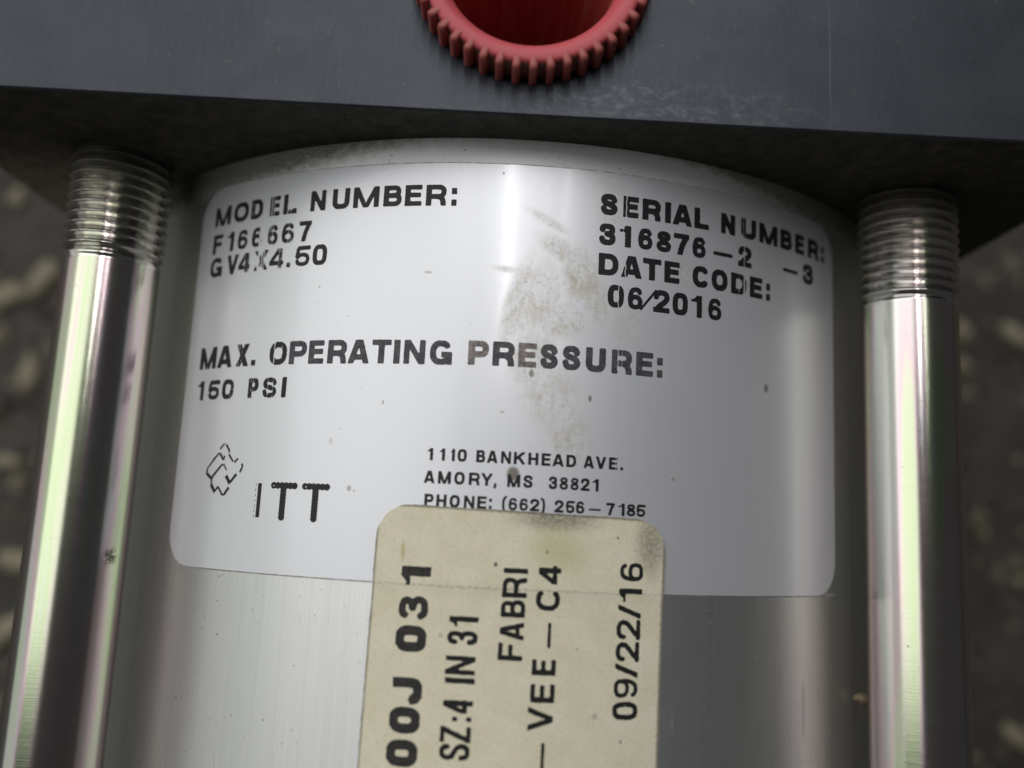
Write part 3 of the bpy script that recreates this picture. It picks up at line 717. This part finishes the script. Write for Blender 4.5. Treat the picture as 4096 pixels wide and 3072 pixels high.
# maker's initials, printed as chains of overlapping dots, and the broken outline emblem beside them
def chain(p, q, r, n):
    P = np.linspace(p, q, n)
    return lambda X, Y: np.min([np.hypot(X - x, Y - y) - r for x, y in P], axis=0)
A = Acc()
def union(*fs): return lambda X, Y: np.min([f(X, Y) for f in fs], axis=0)
idt = lambda x, y: (x, y)
A.contour(strokes_sdf([([(-23.84, -33.62), (-23.84, -36.85)], .44)]), -24.2, -23.5, -37, -33.4, .06, idt)
for (x0, x1, xs) in ((-22.2, -19.85, -21.06), (-18.72, -16.42, -17.56)):
    f = union(chain((x0, -33.78), (x1, -33.78), .32, 6), chain((xs, -33.95), (xs, -36.7), .345, 9))
    rings = lambda X, Y, f=f, x0=x0, x1=x1: np.maximum(f(X, Y), -(np.hypot(X - (x0 if x0 < -20 else x0 + .1), Y + 33.82) - .07))
    A.contour(rings, x0 - .45, x1 + .45, -37.15, -33.3, .06, idt)
for k in range(7):
    y = -33.65 - k * .5
    A.contour(strokes_sdf([([(-24.3, y), (-24.3, y - .22)], .06)]), -24.4, -24.2, y - .3, y + .08, .03, idt)
A.obj('printed_text', M_INK, rating, PRINT_R, 'heavy dotted lettering reading ITT')
A = Acc()
f = strokes_sdf([([a, b], max(.21, w * 2.1)) for a, b, w in LOGO])
A.contour(lambda X, Y: f(X, Y) + wobble(X, Y, .03, 11), -31.6, -25.9, -35.3, -29.5, .05, idt)
A.obj('printed_emblem', M_INK, rating, PRINT_R, 'broken outline of a tilted interlocking block emblem')

# cream sticker, pasted over the lower edge of the rating label
def stick_r(u, v, top=STICK_R):
    t = np.clip((v + 43.0) / 1.3, 0, 1); t = t * t * (3 - 2 * t)
    return top - .10 * (1 - t)
A = Acc()
A.contour(rrect(1.72, -60.0, 13.2, 24.85, 3.0, -.0140, .045), -13, 17, -86, -34.5, .4, idt)
sticker = child(A.obj('date_sticker', M_STK, None, stick_r, 'aged cream paper sticker with text running upwards', .17))
for txt, s, chars in STICK:
    A = Acc()
    for ch, u0, u1, v0, v1 in chars:
        w = v1 - v0; h = u1 - u0
        if ch == '1': w = max(w, s * 1.1)
        if ch == 'I': w = max(w, s)
        sdf = strokes_sdf(glyph(ch, w, h, s if ch != '-' else s * 1.0))
        def f(X, Y, sdf=sdf, w=w, h=h, ch=ch):
            d = np.maximum(sdf(X, Y), np.maximum(-Y, Y - h))
            if ch not in '/': d = np.maximum(d, np.maximum(-X, X - w))
            return d + wobble(X + u0, Y + v0, .03, 12.0)
        A.contour(f, -.1, w + .1, -.1, h + .1, .085, lambda x, y, u1=u1, v0=v0: (u1 - y, v0 + x))
    A.obj('printed_text', M_SFAT if s > .5 else M_SINK, sticker, lambda u, v: stick_r(u, v, SPRINT_R), 'black lettering reading ' + txt + ', turned upright')

# ------------------------------------------------------------------ red plastic port cap on the block
cap = empty('port_cap', (CX, CY, HB), 'round red plastic cap with ribbed rim plugged into the top of the black block', 'plastic cap')
def lathe(name, prof, mat, n=128):
    V = []
    for r, z in prof:
        for i in range(n):
            a = 2 * math.pi * i / n; V.append((r * math.cos(a), r * math.sin(a), z))
    F = grid_faces(n, len(prof), True)
    o = mesh_obj(name, V, F, mat, cap, True); return o
lathe('rim_groove', [(10.4, .03), (10.4, 2.45), (10.3, 2.66)], M_GROOVE)
fl = [(10.32, 2.62), (10.25, 2.86), (10.05, 2.95), (9.8, 2.98), (9.55, 2.98)]
for t in np.linspace(0, 1, 14):                       # the lip rolls over softly into the hollow
    a = math.pi / 2 * t
    fl.append((9.5 - 1.65 * math.sin(a), 2.98 - 3.2 * (1 - math.cos(a))))
lathe('flange', fl, M_CAP)
lathe('hollow', [(7.85, -.2), (7.75, -2), (7.45, -9), (6.8, -22), (6.6, -23.4), (6.1, -24), (0.01, -24)], M_KNOB)
# one rib, 44 times round the rim
rb = None
pr = [(-.38, 9.9), (-.37, 10.75), (-.30, 10.98), (0, 11.05), (.30, 10.98), (.37, 10.75), (.38, 9.9)]
V = []
for z, k, dr in ((.03, 1.0, 0), (2.45, 1.0, 0), (2.80, .96, -.05), (2.93, .85, -.16), (2.99, .65, -.36)):
    for x, y in pr: V.append((x * k, max(y + dr, 9.9) if y > 10.0 else y, z))
F = grid_faces(7, 5) + [(34, 33, 32, 31, 30, 29, 28)]
for q in range(44):
    if rb is None:
        rb = mesh_obj('rib', V, F, M_RIB, cap, True); o = rb
        import bmesh
        bm = bmesh.new(); bm.from_mesh(rb.data); bmesh.ops.recalc_face_normals(bm, faces=bm.faces); bm.to_mesh(rb.data); bm.free()
    else:
        o = rb.copy(); COL.objects.link(o); o.parent = cap
    o.rotation_euler = (0, 0, 2 * math.pi * (q + .3) / 44)

# ------------------------------------------------------------------ litter on the floor, out of focus
def chip(name, loc, size, label, cat, group, mat, seed, flat=.35):
    r_ = random.Random(seed); nn = 9
    V = [(0, 0, size * flat)]
    ring = []
    for i in range(nn):
        a = 2 * math.pi * i / nn; q = size * r_.uniform(.55, 1.1)
        V.append((q * math.cos(a) * .7, q * math.sin(a) * 1.3, size * r_.uniform(.05, .3)))
    for i in range(nn):
        V.append((V[i + 1][0] * .9, V[i + 1][1] * .9, 0))
    F = [(0, 1 + i, 1 + (i + 1) % nn) for i in range(nn)] + [(1 + i, 1 + nn + i, 1 + nn + (i + 1) % nn, 1 + (i + 1) % nn) for i in range(nn)]
    F.append(tuple(reversed(range(1 + nn, 1 + 2 * nn))))
    o = mesh_obj(name, V, F, mat, None, True)
    o.location = Vector(loc) * MM; o.rotation_euler = (0, 0, r_.uniform(0, 6.28))
    o['label'] = label; o['category'] = cat
    if group: o['group'] = group
    return o
for i, (x, y, sz, lab) in enumerate(CHIPS):
    chip('litter_scrap', (x, y, -HB - .04), sz, lab, 'litter', 'tan scraps lying on the floor', M_CHIP, 30 + i)
chip('grease_crumb', (38.6, -52.4, 37.0), 1.0, 'tiny tan crumb caught between the barrel and the right tie rod', 'crumb', None, M_DIRT, 5, .8)

# ------------------------------------------------------------------ grit on the floor either side
gr = random.Random(3); V = []; F = []; MI = []
while len(MI) < 1500 * 8:
    x = gr.uniform(62, 170) * gr.choice((-1, 1)); y = gr.uniform(-110, 75)
    q = gr.uniform(.5, 1.5) * (2.0 if gr.random() < .12 else 1); b = len(V); z0 = -HB - .05
    k = gr.choice((0, 0, 0, 0, 1, 1, 2) if x < 0 else (0, 0, 0, 0, 0, 0, 1, 1, 2))
    for dx, dy, dz in ((1, 0, .3), (0, 1, .35), (-1, 0, .3), (0, -1, .25), (0, 0, .9), (0, 0, 0)):
        V.append((x + q * (dx + gr.uniform(-.3, .3)), y + q * (dy + gr.uniform(-.3, .3)), z0 + q * dz * gr.uniform(.7, 1.2)))
    for t in ((0, 1, 4), (1, 2, 4), (2, 3, 4), (3, 0, 4), (1, 0, 5), (2, 1, 5), (3, 2, 5), (0, 3, 5)):
        F.append(tuple(b + i for i in t)); MI.append(k)
grit = mesh_obj('floor_grit', V, F, M_GR1, None, False)
for mt in (M_GR2, M_CHIP): grit.data.materials.append(mt)
grit.data.polygons.foreach_set('material_index', MI)
grit['kind'] = 'stuff'; grit['label'] = 'fine dark and tan grit scattered over the floor'; grit['category'] = 'grit'
